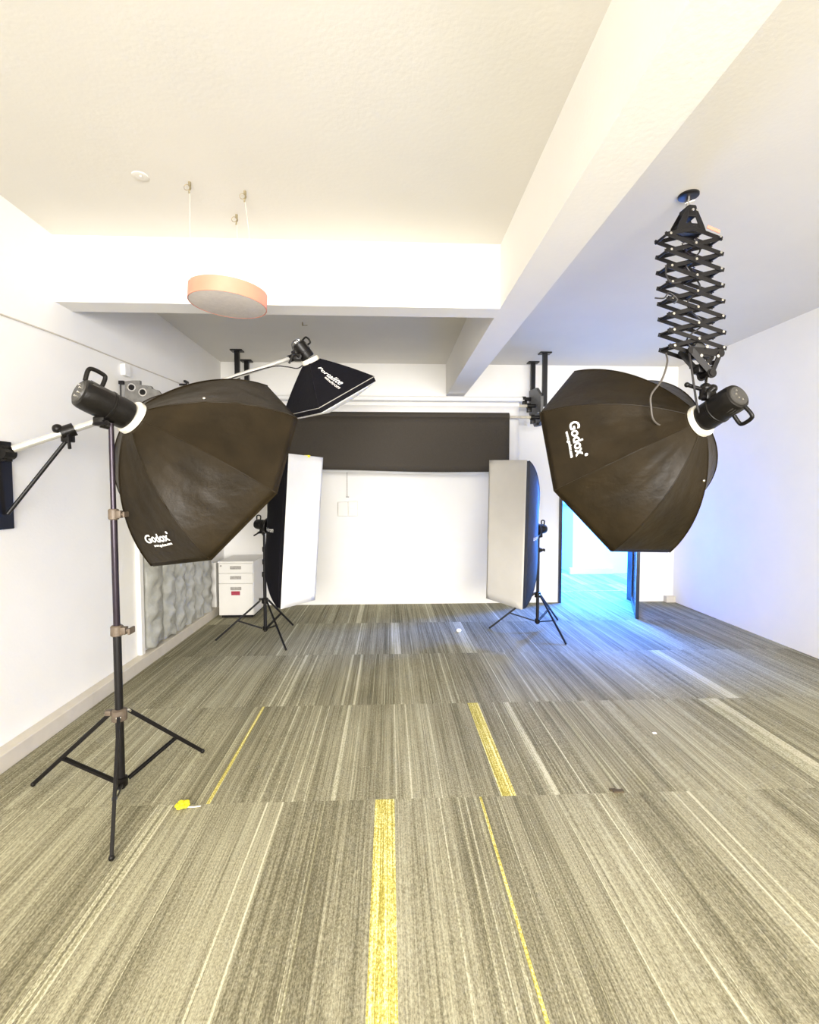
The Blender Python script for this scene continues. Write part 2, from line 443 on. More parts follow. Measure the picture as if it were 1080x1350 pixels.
RA = (1.5945, 2.45, 1.7767); Ra = (-.38613811,.85913832,-.33582541); Ru = (.41937836,-.16075444,-.89346505); Rv = (.82159549,.48583882,.2982306)
so2 = thing('octagonal_softbox', RA, 'large black octagonal softbox hanging from the ceiling lift, lettering reading downwards', 'softbox')
rib2, surf2 = softbox(so2, RA, Ra, octa_pts(RA,Ra,Ru,Rv,.6128,.506), .078, .506, .5, M['blackfab'], wr=.008, rnd=11, lip=.012)
wrap_text(GODOX(.76), lambda a,t: surf2(5,a,t), .46, .80, 0, V(RA)+V(Ra)*.3, 'printed_lettering', so2, M['print'])
link('snap_button', B().sph(surf2(7,.90,.33)+V((0,-.006,0)), .008), M['chrome'], parent=so2, smooth=60)

PA = (-.518, 3.3, 2.277); Pa = V((.40196314,.3273831,-.8551292)); Pu = V((-.91435822,.19321546,-.35583258)); Pv = V((-.04873061,-.92492599,-.37701092))
so3 = thing('square_softbox', PA, 'small black square softbox tilted down at the end of the white boom arm', 'softbox')
c = V(PA)+Pa*.2494
rib3, surf3 = softbox(so3, PA, Pa, [c+.3472*(Pu*math.cos(k*PI/2)+Pv*math.sin(k*PI/2)) for k in range(4)], .055, .2494, .08, M['darkfab'], wr=.0, sag=.006, lip=.032, ring_m=M['whitering'], face_bulge=.060, fpos=1.0)
wrap_text([('Portalite', .050, 0, 0, .25, .0004, 1.12), ('elinchrom', .028, .055, -.024, .0, .0, 1.1)], lambda a,t: surf3(1,a,t), .42, .50, -PI/2+.08, V(PA)+Pa*.15, 'printed_lettering', so3, M['print'])
def edge_trim(root, pts, m, r=.002):
    link('edge_piping', B().path(pts, r, n=6, sub=1, closed=True), m, parent=root)
edge_trim(so3, [c+.350*(Pu*math.cos(k*PI/2)+Pv*math.sin(k*PI/2)) for k in range(4)], M['handle'], .0025)

def strip(c, n, s, u, w, h, D, label, face, fab, txt_k, rnd):
    c, n, s, u = V(c), V(n), V(s), V(u)
    A = c-n*D; lip = .03
    root = thing('strip_softbox', A, label, 'softbox')
    cc = c-n*lip*.55
    # the rim lies just behind the cloth face
    rim = [cc-s*w/2+u*h/2, cc-s*w/2-u*h/2, cc+s*w/2-u*h/2, cc+s*w/2+u*h/2]
    rb, sf = softbox(root, A, n, rim, .07, D-lip*.55, .62, fab, wr=.004, sag=.004, lip=lip, face=face, rnd=rnd, ring_m=M['plastic'], nA=14, fpos=1.12, fsc=1.012)
    return root, sf, A, n
sL, sfL, SLA, SLn = strip((-.7928,4.3979,1.0584), (.8439,-.5321,-.0686), (.5323,.8464,-.0172), (.0672,-.022,.9975), .4437, 1.3314, .3939,
    'tall narrow softbox with bright white face, left of the dark backdrop', M['diffuser'], M['darkfab'], 0, 5)
sR, sfR, SRA, SRn = strip((1.1107,4.5274,1.0182), (-.8348,-.55,-.0254), (.5505,-.8336,-.0454), (.0038,-.0519,.9986), .4614, 1.3515, .3972,
    'tall narrow softbox with creased cream face, nearest the open doorway', M['cream'], M['bluefab'], 2, 6)
wrap_text([('Elinchrom', .050, 0, 0, .15, .001, 1.0)], lambda a,t: sfL(0,a,t), .53, .52, PI/2, V(SLA)+SLn*.2, 'printed_lettering', sL, M['print'])
wrap_text([('Elinchrom', .050, 0, 0, .15, .001, 1.0)], lambda a,t: sfR(2,a,t), .46, .55, PI/2, V(SRA)+SRn*.2, 'printed_lettering', sR, M['print'])
link('edge_clip', B().box(V((-.7928,4.3979,1.0584))+V((.0672,-.022,.9975))*.668+V((.5323,.8464,-.0172))*.03, (.05,.05,.02)), M['flower'], parent=sL)

# ------------------------------------------------------------------ strobe heads
def strobe(A, rear, label, r=.062, stickers=False, handle_up=V((0,0,1)), mount=None, legs=None):
    A, rear = V(A), V(rear); d = A-rear; L = d.length; ax = d.normalized()
    up = (handle_up-ax*handle_up.dot(ax)).normalized(); sd = ax.cross(up)
    root = thing('studio_strobe', tuple(rear+ax*L*.5-up*r), label, 'studio light')
    f = L-.03
    body = link('body', B().lathe(rear, ax, [(0,r*.80),(.004,r*.9),(.02,r*.97),(.05,r),(f*.55,r),(f*.56,r*1.05),(f*.6,r*1.05),(f*.62,r),(f*.9,r*1.02),(f,r*.98),(f,r*.8)], 32), M['plastic'], parent=root, smooth=35)
    link('rear_panel', B().lathe(rear-ax*.006, ax, [(0,r*.66),(.006,r*.72),(.010,r*.72)], 28), M['grey'], parent=root, smooth=35)
    k = B()
    for i in range(4):
        a = -1.2+.8*i; p = rear-ax*.006+(up*math.sin(a)*.4+sd*math.cos(a)*.4)*r
        k.tube(p, p-ax*.010, r*.07, n=12)
    link('dial', k, M['chrome'], parent=root)
    vents = B()
    for i in range(9):
        a = -.9+i*.22+PI/2
        p = rear+ax*.02+(up*math.sin(a)+sd*math.cos(a))*r*.97
        vents.bar(p, p+ax*.035, .004, .004)
    link('cooling_vent', vents, M['grey'], parent=root)
    p0 = rear+ax*L*.02+up*r*.85; p1 = rear+ax*L*.30+up*r*.95
    h = .055*(r/.062)
    link('handle', B().path([p0, p0+up*h*.8-ax*.004, p0+up*h*1.05+ax*.012, p1+up*h*.95-ax*.012, p1+up*h*.75, p1], .0085*(r/.062), n=10, sub=4), M['plastic'], parent=root, smooth=60)
    lo = rear+ax*L*.5-up*r*.9
    br = link('tilt_bracket', B().box(lo-up*.018, (.05,.05,.04), None, .006).tube(lo-up*.03, (mount if mount else lo-up*.07), .016, n=14), M['plastic'], parent=root, smooth=40)
    link('tilt_lever', B().tube(lo-up*.02+sd*.02, lo-up*.028+sd*.055, .011, n=12).bar(lo-up*.028+sd*.05, lo-up*.06+sd*.06-ax*.05, .012, .012), M['black'], parent=br, smooth=40)
    if stickers:
        for (t, w) in ((.52,.028),(.74,.05)):
            a = .95
            nrm = (up*math.sin(a)-sd*math.cos(a)) if stickers > 0 else (up*math.sin(a)+sd*math.cos(a))
            p = rear+ax*L*t+nrm*(r*1.03)
            tg = ax.cross(nrm)
            rot = Matrix((ax, tg, nrm)).transposed()
            link('sticker', B().box(p, (w, .022, .004), rot), M['print'], parent=root)
    return root, (ax, up, sd)
strobe(LA, (-1.345,2.19,1.853), 'black studio strobe with white stickers and top handle, on the left tripod stand', r=.069, stickers=1, mount=V((-1.268,2.283,1.715)))
strobe(RA, (1.64,2.235,1.868), 'black studio strobe held under the ceiling scissor lift', r=.068, handle_up=V((.35,0,-.9)), mount=V((1.60,2.36,1.925)))
strobe(PA, V(PA)-Pa*.115+V((-.03,-.01,.01)), 'small grey strobe at the tip of the white boom arm', r=.046, mount=V((-.60,3.30,2.325)))
strobe(SLA, V(SLA)-V(SLn)*.17, 'small black strobe behind the white-faced narrow softbox', r=.048, mount=V((-1.186,4.65,1.0)))
strobe(SRA, V(SRA)-V(SRn)*.15, 'small dark strobe behind the cream-faced narrow softbox', r=.048, mount=V((1.497,4.80,.95)))

# ------------------------------------------------------------------ light stands
def stand(base, feet, hub, slider, top, radii, collars, label, frac, legr, colm=None, legm=None, knobm=None):
    bx_, by_ = base[0], base[1]
    root = thing('light_stand', (bx_,by_,0), label, 'light stand')
    P = lambda z: V((bx_,by_,z))
    zs = [slider-.03]+collars+[top]
    for i in range(len(zs)-1):
        link('tube_section', B().tube(P(zs[i]), P(zs[i+1]), radii[i], n=18), (colm or [M['black']]*9)[i], parent=root, smooth=40)
    for i, z in enumerate(collars):
        r = radii[i]*1.55
        c = link('clamp_collar', B().lathe(P(z-.025), (0,0,1), [(0,r*.8),(.004,r),(.045,r),(.05,r*.8)], 20).box(P(z)+V((r,0,0)), (r*1.3,r*1.2,.034), None, .003), knobm or M['plastic'], parent=root, smooth=35)
        link('knob', B().tube(P(z)+V((r*1.4,0,0)), P(z)+V((r*2.2,0,0)), r*.35, n=10).box(P(z)+V((r*2.4,0,0)), (r*.4,r*1.9,r*1.1), None, .003), knobm or M['plastic'], parent=c)
    link('hub', B().lathe(P(hub-.03), (0,0,1), [(0,radii[0]*1.3),(.003,radii[0]*1.9),(.05,radii[0]*1.9),(.055,radii[0]*1.3)], 20).box(P(hub+.012)+V((-radii[0]*2.4,-radii[0]*.6,0)), (radii[0]*1.6,radii[0]*1.4,radii[0]*1.4), None, .003), knobm or M['plastic'], parent=root, smooth=35)
    link('slider', B().lathe(P(slider-.02), (0,0,1), [(0,radii[0]*1.2),(.003,radii[0]*1.6),(.04,radii[0]*1.6),(.043,radii[0]*1.2)], 20), M['plastic'], parent=root, smooth=35)
    for fx, fy in feet:
        f = V((fx,fy,.012)); dirn = V((fx-bx_, fy-by_, 0)).normalized()
        h = P(hub)+dirn*radii[0]*2.6
        lg = link('leg', B().bar(h, f, legr*1.6, legr*2.2, bev=.002), M['black'], parent=root)
        link('rubber_foot', B().sph(f, legr*1.35), M['plastic'], parent=lg)
        link('bolt', B().tube(h+dirn.cross(V((0,0,1)))*legr*1.2, h-dirn.cross(V((0,0,1)))*legr*1.2, legr*.6, n=10), M['chrome'], parent=lg)
        k = h.lerp(f, frac); s0 = P(slider)+dirn*radii[0]*1.8
        n_ = dirn.cross(V((0,0,1)))*legr*.95
        link('brace', B().bar(s0+n_, k+n_, legr*.45, legr*1.3).bar(s0-n_, k-n_, legr*.45, legr*1.3), M['black'], parent=root)
    return root
stand((-1.263,2.28), [(-1.071,1.852),(-1.014,2.614),(-1.714,2.347)], .38, .055, 1.73, [.0175,.0145,.0115], [.775,1.315],
      'tall black tripod stand nearest the camera, by the left wall', .62, .0085, colm=[M['black'],M['bronze'],M['bronze']], knobm=M['knob'])
stand((-1.187,4.65), [(-1.633,4.592),(-.916,4.282),(-1.012,5.076)], .37, .10, 1.0, [.016,.013,.012,.011], [.62,.74,.86],
      'small black tripod stand in front of the white drawer cabinet', .52, .008)
stand((1.497,4.795), [(1.031,4.879),(1.623,4.343),(1.833,5.162)], .37, .10, .96, [.016,.013], [.82],
      'small black tripod stand beside the open doorway', .55, .008)

# ------------------------------------------------------------------ wall boom arm
w0 = V((-2.02,2.62,1.615)); tip = V((-.640,3.40,2.335)); dr = (tip-w0).normalized()
bo = thing('boom_arm', (-2.02,2.62,1.3), 'long white boom arm reaching out from the left wall behind the big softbox', 'boom arm')
link('boom_tube', B().tube(w0+dr*.06, w0.lerp(tip,.55), .0195, n=20).tube(w0.lerp(tip,.5), tip, .0155, n=20), M['alu'], parent=bo, smooth=40)
link('wall_plate', B().bb(-2.018,-2.003,2.56,2.68,1.22,1.68, .004), M['black'], parent=bo)
link('pivot', B().tube((-1.99,2.58,1.615),(-1.99,2.66,1.615),.03).box((-1.995,2.62,1.615),(.04,.05,.08)), M['plastic'], parent=bo, smooth=40)
cl = w0.lerp(tip, .185)
cm = link('clamp', B().tube(cl-dr*.035, cl+dr*.035, .036, n=18).box(cl-V((0,0,.035)), (.05,.05,.05), None, .005).sph(cl+V((-.035,-.03,.01)), .026), M['plastic'], parent=bo, smooth=40)
link('clamp_lever', B().bar(cl+V((.02,-.03,-.02)), cl+V((.03,-.035,-.10)), .014, .014, bev=.003), M['black'], parent=cm)
link('support_strut', B().tube(cl-V((0,0,.04)), (-1.992,2.62,1.30), .010, n=12), M['black'], parent=bo)
link('tip_joint', B().tube(tip-dr*.05, tip+dr*.02, .024, n=16).box(tip+V((.015,-.01,-.005)), (.05,.06,.045), None, .006).tube(tip+V((.0,-.03,0)), tip+V((.0,-.07,0)), .012).bar(tip+V((-.03,-.06,-.06)), tip+V((.01,-.06,.03)), .012,.012), M['plastic'], parent=bo, smooth=40)
tag(link('power_cable', B().path([w0.lerp(tip,.62)+V((0,-.018,-.012)), w0.lerp(tip,.75)+V((0,-.022,-.010)), w0.lerp(tip,.9)+V((0,-.02,-.02)), tip+V((-.05,-.03,-.075)), tip+V((.03,-.04,-.085)), tip+V((.09,-.06,-.03)), tip+V((.11,-.08,.02))], .004, n=8), M['cable'], base=tip), 'thin black cable looping under the tip of the white boom arm', 'cable')
tag(link('power_cable', B().path([tip+V((.0,-.05,.02)), tip+V((-.01,-.06,.07)), tip+V((.02,-.06,.095)), tip+V((.05,-.07,.06)), tip+V((.06,-.08,.01))], .0035, n=8), M['cable'], base=tip+V((.02,-.06,.05))), 'small black cable loop standing above the boom tip', 'cable')

# ------------------------------------------------------------------ ceiling scissor lift
CX, CY = 1.561, 2.537
pg = thing('ceiling_scissor_lift', (CX,CY,H), 'black scissor lift hanging from a round plate on the ceiling at right', 'ceiling lift')
link('ceiling_plate', B().lathe((CX,CY,H-.012), (0,0,1), [(0,.044),(.003,.05),(.012,.05)], 28), M['black'], parent=pg, smooth=40)
link('swivel_pin', B().tube((CX,CY,H-.012),(CX-.005,CY,H-.075),.010,n=14).tube((CX-.02,CY,H-.045),(CX+.025,CY-.01,H-.03),.006), M['chrome'], parent=pg, smooth=40)
ct, cb_ = V((1.545,2.50,2.712)), V((1.580,2.50,2.158))   # node column top and bottom centres
ang = .08; du = V((math.cos(ang), math.sin(ang), .0)); dn = V((-math.sin(ang), math.cos(ang), 0))
NL = 8; HW = .148; DP = .042
cen = [ct.lerp(cb_, i/(NL-1)) for i in range(NL)]
tp = V((CX-.008,CY-.01,2.885))
# top bracket: two side plates with a cut-out and a cheek between
b = B()
for sgn in (-1, 1):
    o = dn*sgn*.03
    b.poly([tp+o-du*.018, tp+o+du*.018, tp+o+du*.062-V((0,0,.085)), tp+o+du*.082-V((0,0,.130)), tp+o+du*.055-V((0,0,.135)), tp+o+du*.012-V((0,0,.04)),
            tp+o-du*.012-V((0,0,.04)), tp+o-du*.055-V((0,0,.14)), tp+o-du*.085-V((0,0,.145)), tp+o-du*.07-V((0,0,.09))], dn*.004*sgn)
b.box(tp-V((0,0,.03)), (.05,.07,.055), Matrix.Rotation(ang,3,'Z'), .004)
b.bar(tp-V((0,0,.115))-du*.06, tp-V((0,0,.115))+du*.06, .065, .05)
link('top_bracket', b, M['black'], parent=pg)
link('bolt', B().tube(tp-V((0,0,.035))-dn*.045-du*.01, tp-V((0,0,.035))-dn*.055-du*.01, .007, n=10).tube(tp-V((0,0,.035))-dn*.045+du*.012, tp-V((0,0,.035))-dn*.055+du*.012, .006, n=10), M['chrome'], parent=pg)
def arm(p, q, off, w=.021):
    d = (q-p).normalized(); o = dn*off
    l = link('scissor_arm', B().bar(p+o-d*.012, q+o+d*.012, .004, w, bev=.0015), M['black'], parent=pg)
    return l
def bolt(p, off, r=.0065):
    o = dn*off
    link('bolt', B().tube(p+o, p+o-dn*.009, r, n=10), M['chrome'], parent=pg)
for s2 in (-1, 1):
    for i in range(NL-1):
        l0, r0_ = cen[i]-du*HW, cen[i]+du*HW; l1, r1_ = cen[i+1]-du*HW, cen[i+1]+du*HW
        arm(l0, r1_, s2*DP); arm(r0_, l1, s2*(DP-.007))
    arm(cen[0]-du*HW, cen[0]+V((0,0,.040)), s2*DP); arm(cen[0]+du*HW, cen[0]+V((0,0,.040)), s2*(DP-.007))
    arm(cen[-1]-du*HW, cen[-1]-V((0,0,.040)), s2*DP); arm(cen[-1]+du*HW, cen[-1]-V((0,0,.040)), s2*(DP-.007))
for i in range(NL):
    for s1 in (-1, 1):
        n0 = cen[i]+du*HW*s1
        link('cross_rod', B().tube(n0-dn*(DP+.004), n0+dn*(DP+.004), .007, n=10), M['black'], parent=pg, smooth=40)
        bolt(n0-du*s1*.012, -DP-.004)
    if i < NL-1:
        m0 = (cen[i]+cen[i+1])/2
        link('cross_rod', B().tube(m0-dn*(DP+.004), m0+dn*(DP+.004), .008, n=10), M['black'], parent=pg, smooth=40)
        bolt(m0, -DP-.004)
# balance springs inside the lift
for s1 in (-1, 1):
    a0 = cen[0]+du*s1*.05+V((0,0,.02)); a1 = cen[2]-du*s1*.03
    link('coil_spring', B().path([a0.lerp(a1, i/40)+(du*math.cos(i*1.6)+V((0,0,1))*math.sin(i*1.6)*.5+dn*math.sin(i*1.6)*.6)*.009 for i in range(41)], .0022, n=5, sub=2), M['bronze'], parent=pg)
link('spring_tag', B().bar(cen[0]+du*.055+V((0,0,.040))-dn*.06, cen[0]+du*.125+V((0,0,.018))-dn*.06, .003, .016), M['copper'], parent=pg)
# bottom carriage
bt = V((1.628,2.452,2.004)); bc = V((1.605,2.475,2.105)); Z = V((0,0,1))
b = B()
for sgn in (-1, 1):
    o = dn*sgn*.036
    A_ = bc+o-du*.075+Z*.03; B_ = bc+o+du*.085+Z*.02; C_ = bt+o+Z*.012
    b.bar(A_, B_, .005, .034); b.bar(A_, C_, .005, .030); b.bar(B_, C_, .005, .030)
    b.bar(bc+o-du*.03-Z*.035, bc+o+du*.055-Z*.03, .005, .022)
    b.tube(B_-dn*.004, B_+dn*.004, .022, n=16); b.tube(C_-dn*.004, C_+dn*.004, .024, n=16); b.tube(A_-dn*.004, A_+dn*.004, .02, n=16)
b.box(bc+Z*.012, (.085,.07,.03), Matrix.Rotation(ang,3,'Z'), .004)
b.box(bc-Z*.06, (.05,.06,.035), Matrix.Rotation(ang,3,'Z'), .004)
b.tube(bt-dn*.045+Z*.014, bt+dn*.045+Z*.014, .018, n=16)
link('bottom_carriage', b, M['black'], parent=pg, smooth=35)
for (a, z) in ((-.03,-.0),(.062,.0),(.03,-.055),(.005,-.045),(.0,.045)):
    bolt(bc+du*a+V((0,0,z)), -.043, .008)
link('pulley', B().tube(cen[-1]+du*.03-dn*.02, cen[-1]+du*.03+dn*.02, .032, n=20), M['grey'], parent=pg, smooth=40)
kn = V((1.590,2.40,1.938))
link('spigot', B().tube(bt, kn, .008, n=12), M['chrome'], parent=pg, smooth=40)
b = B().sph(kn, .028, (1,1,.9)).sph(kn+V((.03,-.01,-.005)), .022).box(kn+V((.01,0,-.03)), (.06,.05,.05), None, .008)
link('swivel_joint', b, M['plastic'], parent=pg, smooth=40)
link('locking_handle', B().tube(kn+V((-.01,0,-.01)), (1.494,2.40,1.953), .010, n=12).sph((1.494,2.40,1.953), .013), M['black'], parent=pg, smooth=40)
tag(link('power_cable', B().path([(1.440,2.50,2.135),(1.419,2.45,2.075),(1.375,2.42,1.98),(1.318,2.41,1.905),(1.318,2.41,1.84),(1.338,2.42,1.78),(1.40,2.44,1.752),(1.50,2.44,1.760)], .0048, n=8), M['cable_g'], base=(1.44,2.5,2.1)), 'grey cable swinging down from the scissor lift across the hanging octagonal softbox', 'cable')
tag(link('power_cable', B().path([(1.525,2.44,2.12),(1.512,2.40,2.05),(1.520,2.38,1.93),(1.535,2.38,1.85),(1.548,2.37,1.80)], .0052, n=8), M['cable'], base=(1.52,2.4,2.0)), 'straight dark cable dropping from the scissor lift to the strobe', 'cable')
pts = []
for i in range(46):
    t = i/45; c_ = ct.lerp(cb_, t)
    pts.append(c_+du*(.045*math.sin(t*19)+.02)-dn*(.0+.012*math.cos(t*23))+V((0,0,.0)))
tag(link('power_cable', B().path(pts, .0042, n=7, sub=2), M['cable'], base=ct), 'thin black cable threaded down inside the arms of the ceiling scissor lift', 'cable')
tag(link('power_cable', B().path([cen[2]-du*.165-dn*.05, cen[2]-du*.172-dn*.06-V((0,0,.05)), cen[3]-du*.15-dn*.06-V((0,0,.01)), cen[3]-du*.09-dn*.05], .004, n=7), M['cable'], base=tuple(cen[2])), 'short cable loop at the left side of the scissor lift, third level', 'cable')
tag(link('power_cable', B().path([cen[4]-du*.24-dn*.06-V((0,0,.01)), cen[4]-du*.19-dn*.06-V((0,0,.008)), cen[4]-du*.165-dn*.06+V((0,0,.02)), cen[4]-du*.12-dn*.06-V((0,0,.01)), cen[4]-du*.13-dn*.05-V((0,0,.03))], .0035, n=7), M['cable'], base=tuple(cen[4])), 'thin cable end sticking out left of the scissor lift, fifth level', 'cable')

# ------------------------------------------------------------------ ring pendant
pc = V((-.852,2.665,2.405)); R = .198
tilt = Matrix.Rotation(math.radians(3), 3, 'Y')
pn = thing('ring_pendant', tuple(pc), 'pink ring pendant with frosted underside hanging from three wires', 'pendant light')
axv = (tilt @ V((0,0,1)))
g = B()
_r = V((0,0,1)).rotation_difference(axv).to_matrix()
def band(a, t):
    z_, r_ = [(0,.985),(0,1),(.075,1),(.075,.985),(0,.985)][min(4,int(round(t*4)))]
    return pc+_r@V((R*r_*math.cos(2*PI*a), R*r_*math.sin(2*PI*a), z_))
g.grid(band, 64, 4)
link('ring_band', g, M['copper'], parent=pn, smooth=35, merge=True)
link('frosted_disc', B().lathe(pc+axv*.004, axv, [(-.004,R*.95),(-.003,R*.975),(.003,R*.984)], 64), M['frost'], parent=pn, smooth=35)
hooks = [V((-.991,2.539,H)), V((-.737,2.602,H)), V((-.847,2.821,H))]
hn = ['leftmost of the three small hooks on the ceiling above the pink ring pendant', 'right front hook on the ceiling above the pink ring pendant', 'rear hook with an open loop on the ceiling above the pink ring pendant']
for hk, lb in zip(hooks, hn):
    dxy = V((hk.x-pc.x, hk.y-pc.y, 0)); at_ = pc+dxy.normalized()*R*.985+V((0,0,.07))
    at_.z = pc.z+.068-(at_.x-pc.x)*math.tan(math.radians(3))
    link('hanging_wire', B().tube(hk-V((0,0,.05)), at_, .0014, n=6), M['wire'], parent=pn)
    t = tag(link('ceiling_hook', B().tube(hk, hk-V((0,0,.018)), .007, n=10).path([hk-V((0,0,.015)), hk+V((.004,0,-.03)), hk+V((0,-.006,-.045)), hk+V((-.003,0,-.055))], .004, n=7).path([hk+V((-.012-.014*math.cos(a),-.004,-.028-.014*math.sin(a))) for a in [i*PI/4 for i in range(8)]], .0018, n=6, sub=2, closed=True), M['hook'], base=hk), lb, 'hook', 'hooks above the ring pendant')
tag(link('blank_ceiling_cover', B().lathe((-1.212,2.50,H-.006), (0,0,1), [(0,.022),(.002,.036),(.006,.038)], 28).tube((-1.205,2.49,H-.012),(-1.205,2.49,H-.004),.005,n=8), M['ceil'], base=(-1.212,2.5,H)), 'small round white cover on the ceiling left of the pendant hooks', 'ceiling cover')
tag(link('ceiling_hook', B().tube((-.79,4.57,H),(-.79,4.57,H-.03),.006,n=8).tube((-.79,4.57,H-.028),(-.745,4.56,H-.030),.003,n=6), M['hook'], base=(-.79,4.57,H)), 'lone small nail in the ceiling behind the cross beam', 'hook')

# ------------------------------------------------------------------ backdrop system on the back wall
def post(x, y, z0, label):
    r = thing('ceiling_post', (x,y,H), label, 'ceiling bracket', 'posts carrying the backdrop rolls')
    link('tube', B().bb(x-.025,x+.025,y-.025,y+.025,z0,H-.01, .003), M['black'], parent=r)
    link('ceiling_plate', B().bb(x-.065,x+.065,y-.05,y+.05,H-.014,H, .002), M['black'], parent=r)
post(1.752, 5.455, 2.36, 'black post under the ceiling beside the beam, right pair, nearer one')
post(1.738, 5.86, 2.36, 'black post under the ceiling beside the beam, right pair, one against the wall')
post(-1.670, 5.50, 2.36, 'black post under the ceiling above the left octagonal softbox, nearer one')
post(-1.690, 5.93, 2.36, 'black post under the ceiling above the left octagonal softbox, one against the wall')
def bracket(x, sg, label):
    r = thing('roller_bracket', (x,5.66,2.36), label, 'backdrop bracket')
    pl = [(x,5.42,2.20),(x,5.42,2.47),(x,5.60,2.60),(x,5.88,2.62),(x,5.88,2.34),(x,5.66,2.16),(x,5.5,2.15)]
    link('side_plate', B().poly(pl, (.03*sg,0,0)), M['bracket_g'], parent=r)
    for (y, z) in ((5.47,2.242),(5.62,2.396),(5.82,2.51)):
        k = link('chain_hub', B().tube((x+.02*sg,y,z),(x-.09*sg,y,z),.022,n=16).tube((x-.06*sg,y,z),(x-.10*sg,y,z),.032,n=16).box((x-.075*sg,y-.01,z-.05),(.05,.05,.05),None,.004), M['plastic'], parent=r, smooth=40)
    link('hook_bar', B().bar((x-.03*sg,5.42,2.16),(x+.05*sg,5.60,2.20),.03,.02), M['black'], parent=r)
    link('bolt', B().tube((x-.001*sg,5.50,2.38),(x-.012*sg,5.50,2.38),.013,n=10).tube((x-.001*sg,5.47,2.30),(x-.012*sg,5.47,2.30),.013,n=10), M['chrome'], parent=r)
bracket(1.70, 1, 'grey steel bracket at the right end of the backdrop rolls')
bracket(-1.64, -1, 'grey steel bracket at the left end of the backdrop rolls')
def roll(y, z, r, x0, x1, m, drop, label, cx0, cx1):
    t = thing('backdrop_roll', ((x0+x1)/2,y,z), label, 'backdrop', None)
    link('paper_roll', B().lathe((x0,y,z), (1,0,0), [(0,r*.7),(0,r),(x1-x0,r),(x1-x0,r*.7)], 36), m, parent=t, smooth=35)
    link('core_tube', B().tube((cx0,y,z),(cx1,y,z),.017,n=16), M['core'], parent=t, smooth=40)
    if drop:
        def f(a, tt):
            x = x0+.003+(x1-x0-.006)*a
            return (x, y-r-.001+.006*math.sin(a*11+1)*tt*tt, z-.01-(z-drop)*tt + (.022*(1-a)+.008*math.sin(a*7))*tt)
        link('hanging_sheet', B().grid(f, 40, 8), m, parent=t, smooth=60, solid=.0015)
    return t
roll(5.47, 2.243, .048, -1.37, 1.352, M['roll_grey'], 1.632, 'charcoal backdrop roll partly let down below the white rolls', -1.56, 1.60)
roll(5.62, 2.394, .042, -1.33, 1.50, M['roll_white'], 1.612, 'white backdrop roll directly above the charcoal one', -1.56, 1.62)
roll(5.82, 2.505, .030, -1.40, 1.62, M['roll_white'], 0, 'thin white backdrop roll, topmost and nearest the back wall', -1.56, 1.64)

# switch box and pull cord on the back wall
sw = thing('socket_box', (-.49,6.0,1.19), 'pale twin socket box on the back wall under a hanging cord', 'socket')
link('box', B().bb(-.625,-.50,5.955,6.0,1.10,1.275,.006).bb(-.50,-.385,5.96,6.0,1.10,1.285,.006), M['cab'], parent=sw)
b = B()
for z in (1.16, 1.225): b.bb(-.475,-.41,5.95,5.96,z-.022,z+.022,.003)
link('socket_plate', b, M['print'], parent=sw)
tag(link('pull_cord', B().tube((-.513,5.99,1.70),(-.513,5.985,1.34),.0035,n=6).box((-.508,5.985,1.335),(.035,.02,.012)), M['handle'], base=(-.513,5.99,1.7)), 'thin cord hanging down the back wall to the socket box', 'cord')

# ------------------------------------------------------------------ drawer cabinet
X0, X1, Y0, Y1, ZT = -1.885, -1.505, 5.40, 5.93, .628
cb = thing('drawer_cabinet', ((X0+X1)/2,(Y0+Y1)/2,0), 'white three-drawer cabinet in the back left corner', 'cabinet')
link('body', B().bb(X0,X1,Y0+.02,Y1,.03,ZT,.004), M['cab'], parent=cb)
link('top_panel', B().bb(X0-.004,X1+.004,Y0,Y1+.003,ZT-.012,ZT+.006,.003), M['cab'], parent=cb)
link('plinth', B().bb(X0+.02,X1-.02,Y0+.04,Y1-.02,.0,.04), M['black'], parent=cb)
zz = [(.505,.610),(.392,.499),(.035,.386)]
for i, (a, c_) in enumerate(zz):
    dw = link('drawer', B().bb(X0+.004,X1-.004,Y0,Y0+.018,a,c_,.003), M['cab'], parent=cb)
    zc = (c_-.045 if i < 2 else c_-.055)
    link('handle', B().bb(-1.755,-1.635,Y0-.006,Y0+.004,zc-.018,zc+.018,.004), M['handle'], parent=dw)
    if i == 2: lb = link('label_card', B().bb(-1.745,-1.65,Y0-.004,Y0+.002,zc-.072,zc-.028), M['red'], parent=dw); lb['label'] = 'dark red label card'
link('lock', B().tube((X0+.03,Y0+.005,.585),(X0+.03,Y0-.006,.585),.010,n=14), M['handle'], parent=cb)

# ------------------------------------------------------------------ curtains along the left wall
ct_ = thing('curtain', (-1.98,4.8,.1), 'silvery crumpled curtain of hanging panels on the left wall', 'curtain')
edges = [4.03,4.34,4.58,4.80,5.02,5.24,5.50]
for i in range(6):
    y0, y1 = edges[i], edges[i+1]-.016
    rr = random.Random(i+4)
    p1, p2, p3 = rr.random()*6, rr.random()*6, rr.random()*6
    zb = .115-.008*i
    def f(a, t, y0=y0, y1=y1, zb=zb):
        z = zb+(2.0-zb)*t
        bulge = .05*math.sin(PI*a)**.6
        w_ = math.sin(z*13.5+p1+.5*math.sin(a*2.6+p2))
        cr = .020*(abs(w_)**.4)-.012+.010*math.sin(z*41+a*5+p3)*math.sin(PI*a)+.007*math.sin(z*23-a*9+p2)
        return (-2.012+bulge+cr*math.sin(PI*a)**.5, y0+(y1-y0)*a+.002*math.sin(z*9+p1), z+.012*math.sin(a*9+p3)*(1-t))
    link('curtain_panel', B().grid(f, 12, 90), M['curtain'], parent=ct_, smooth=50, solid=.003)
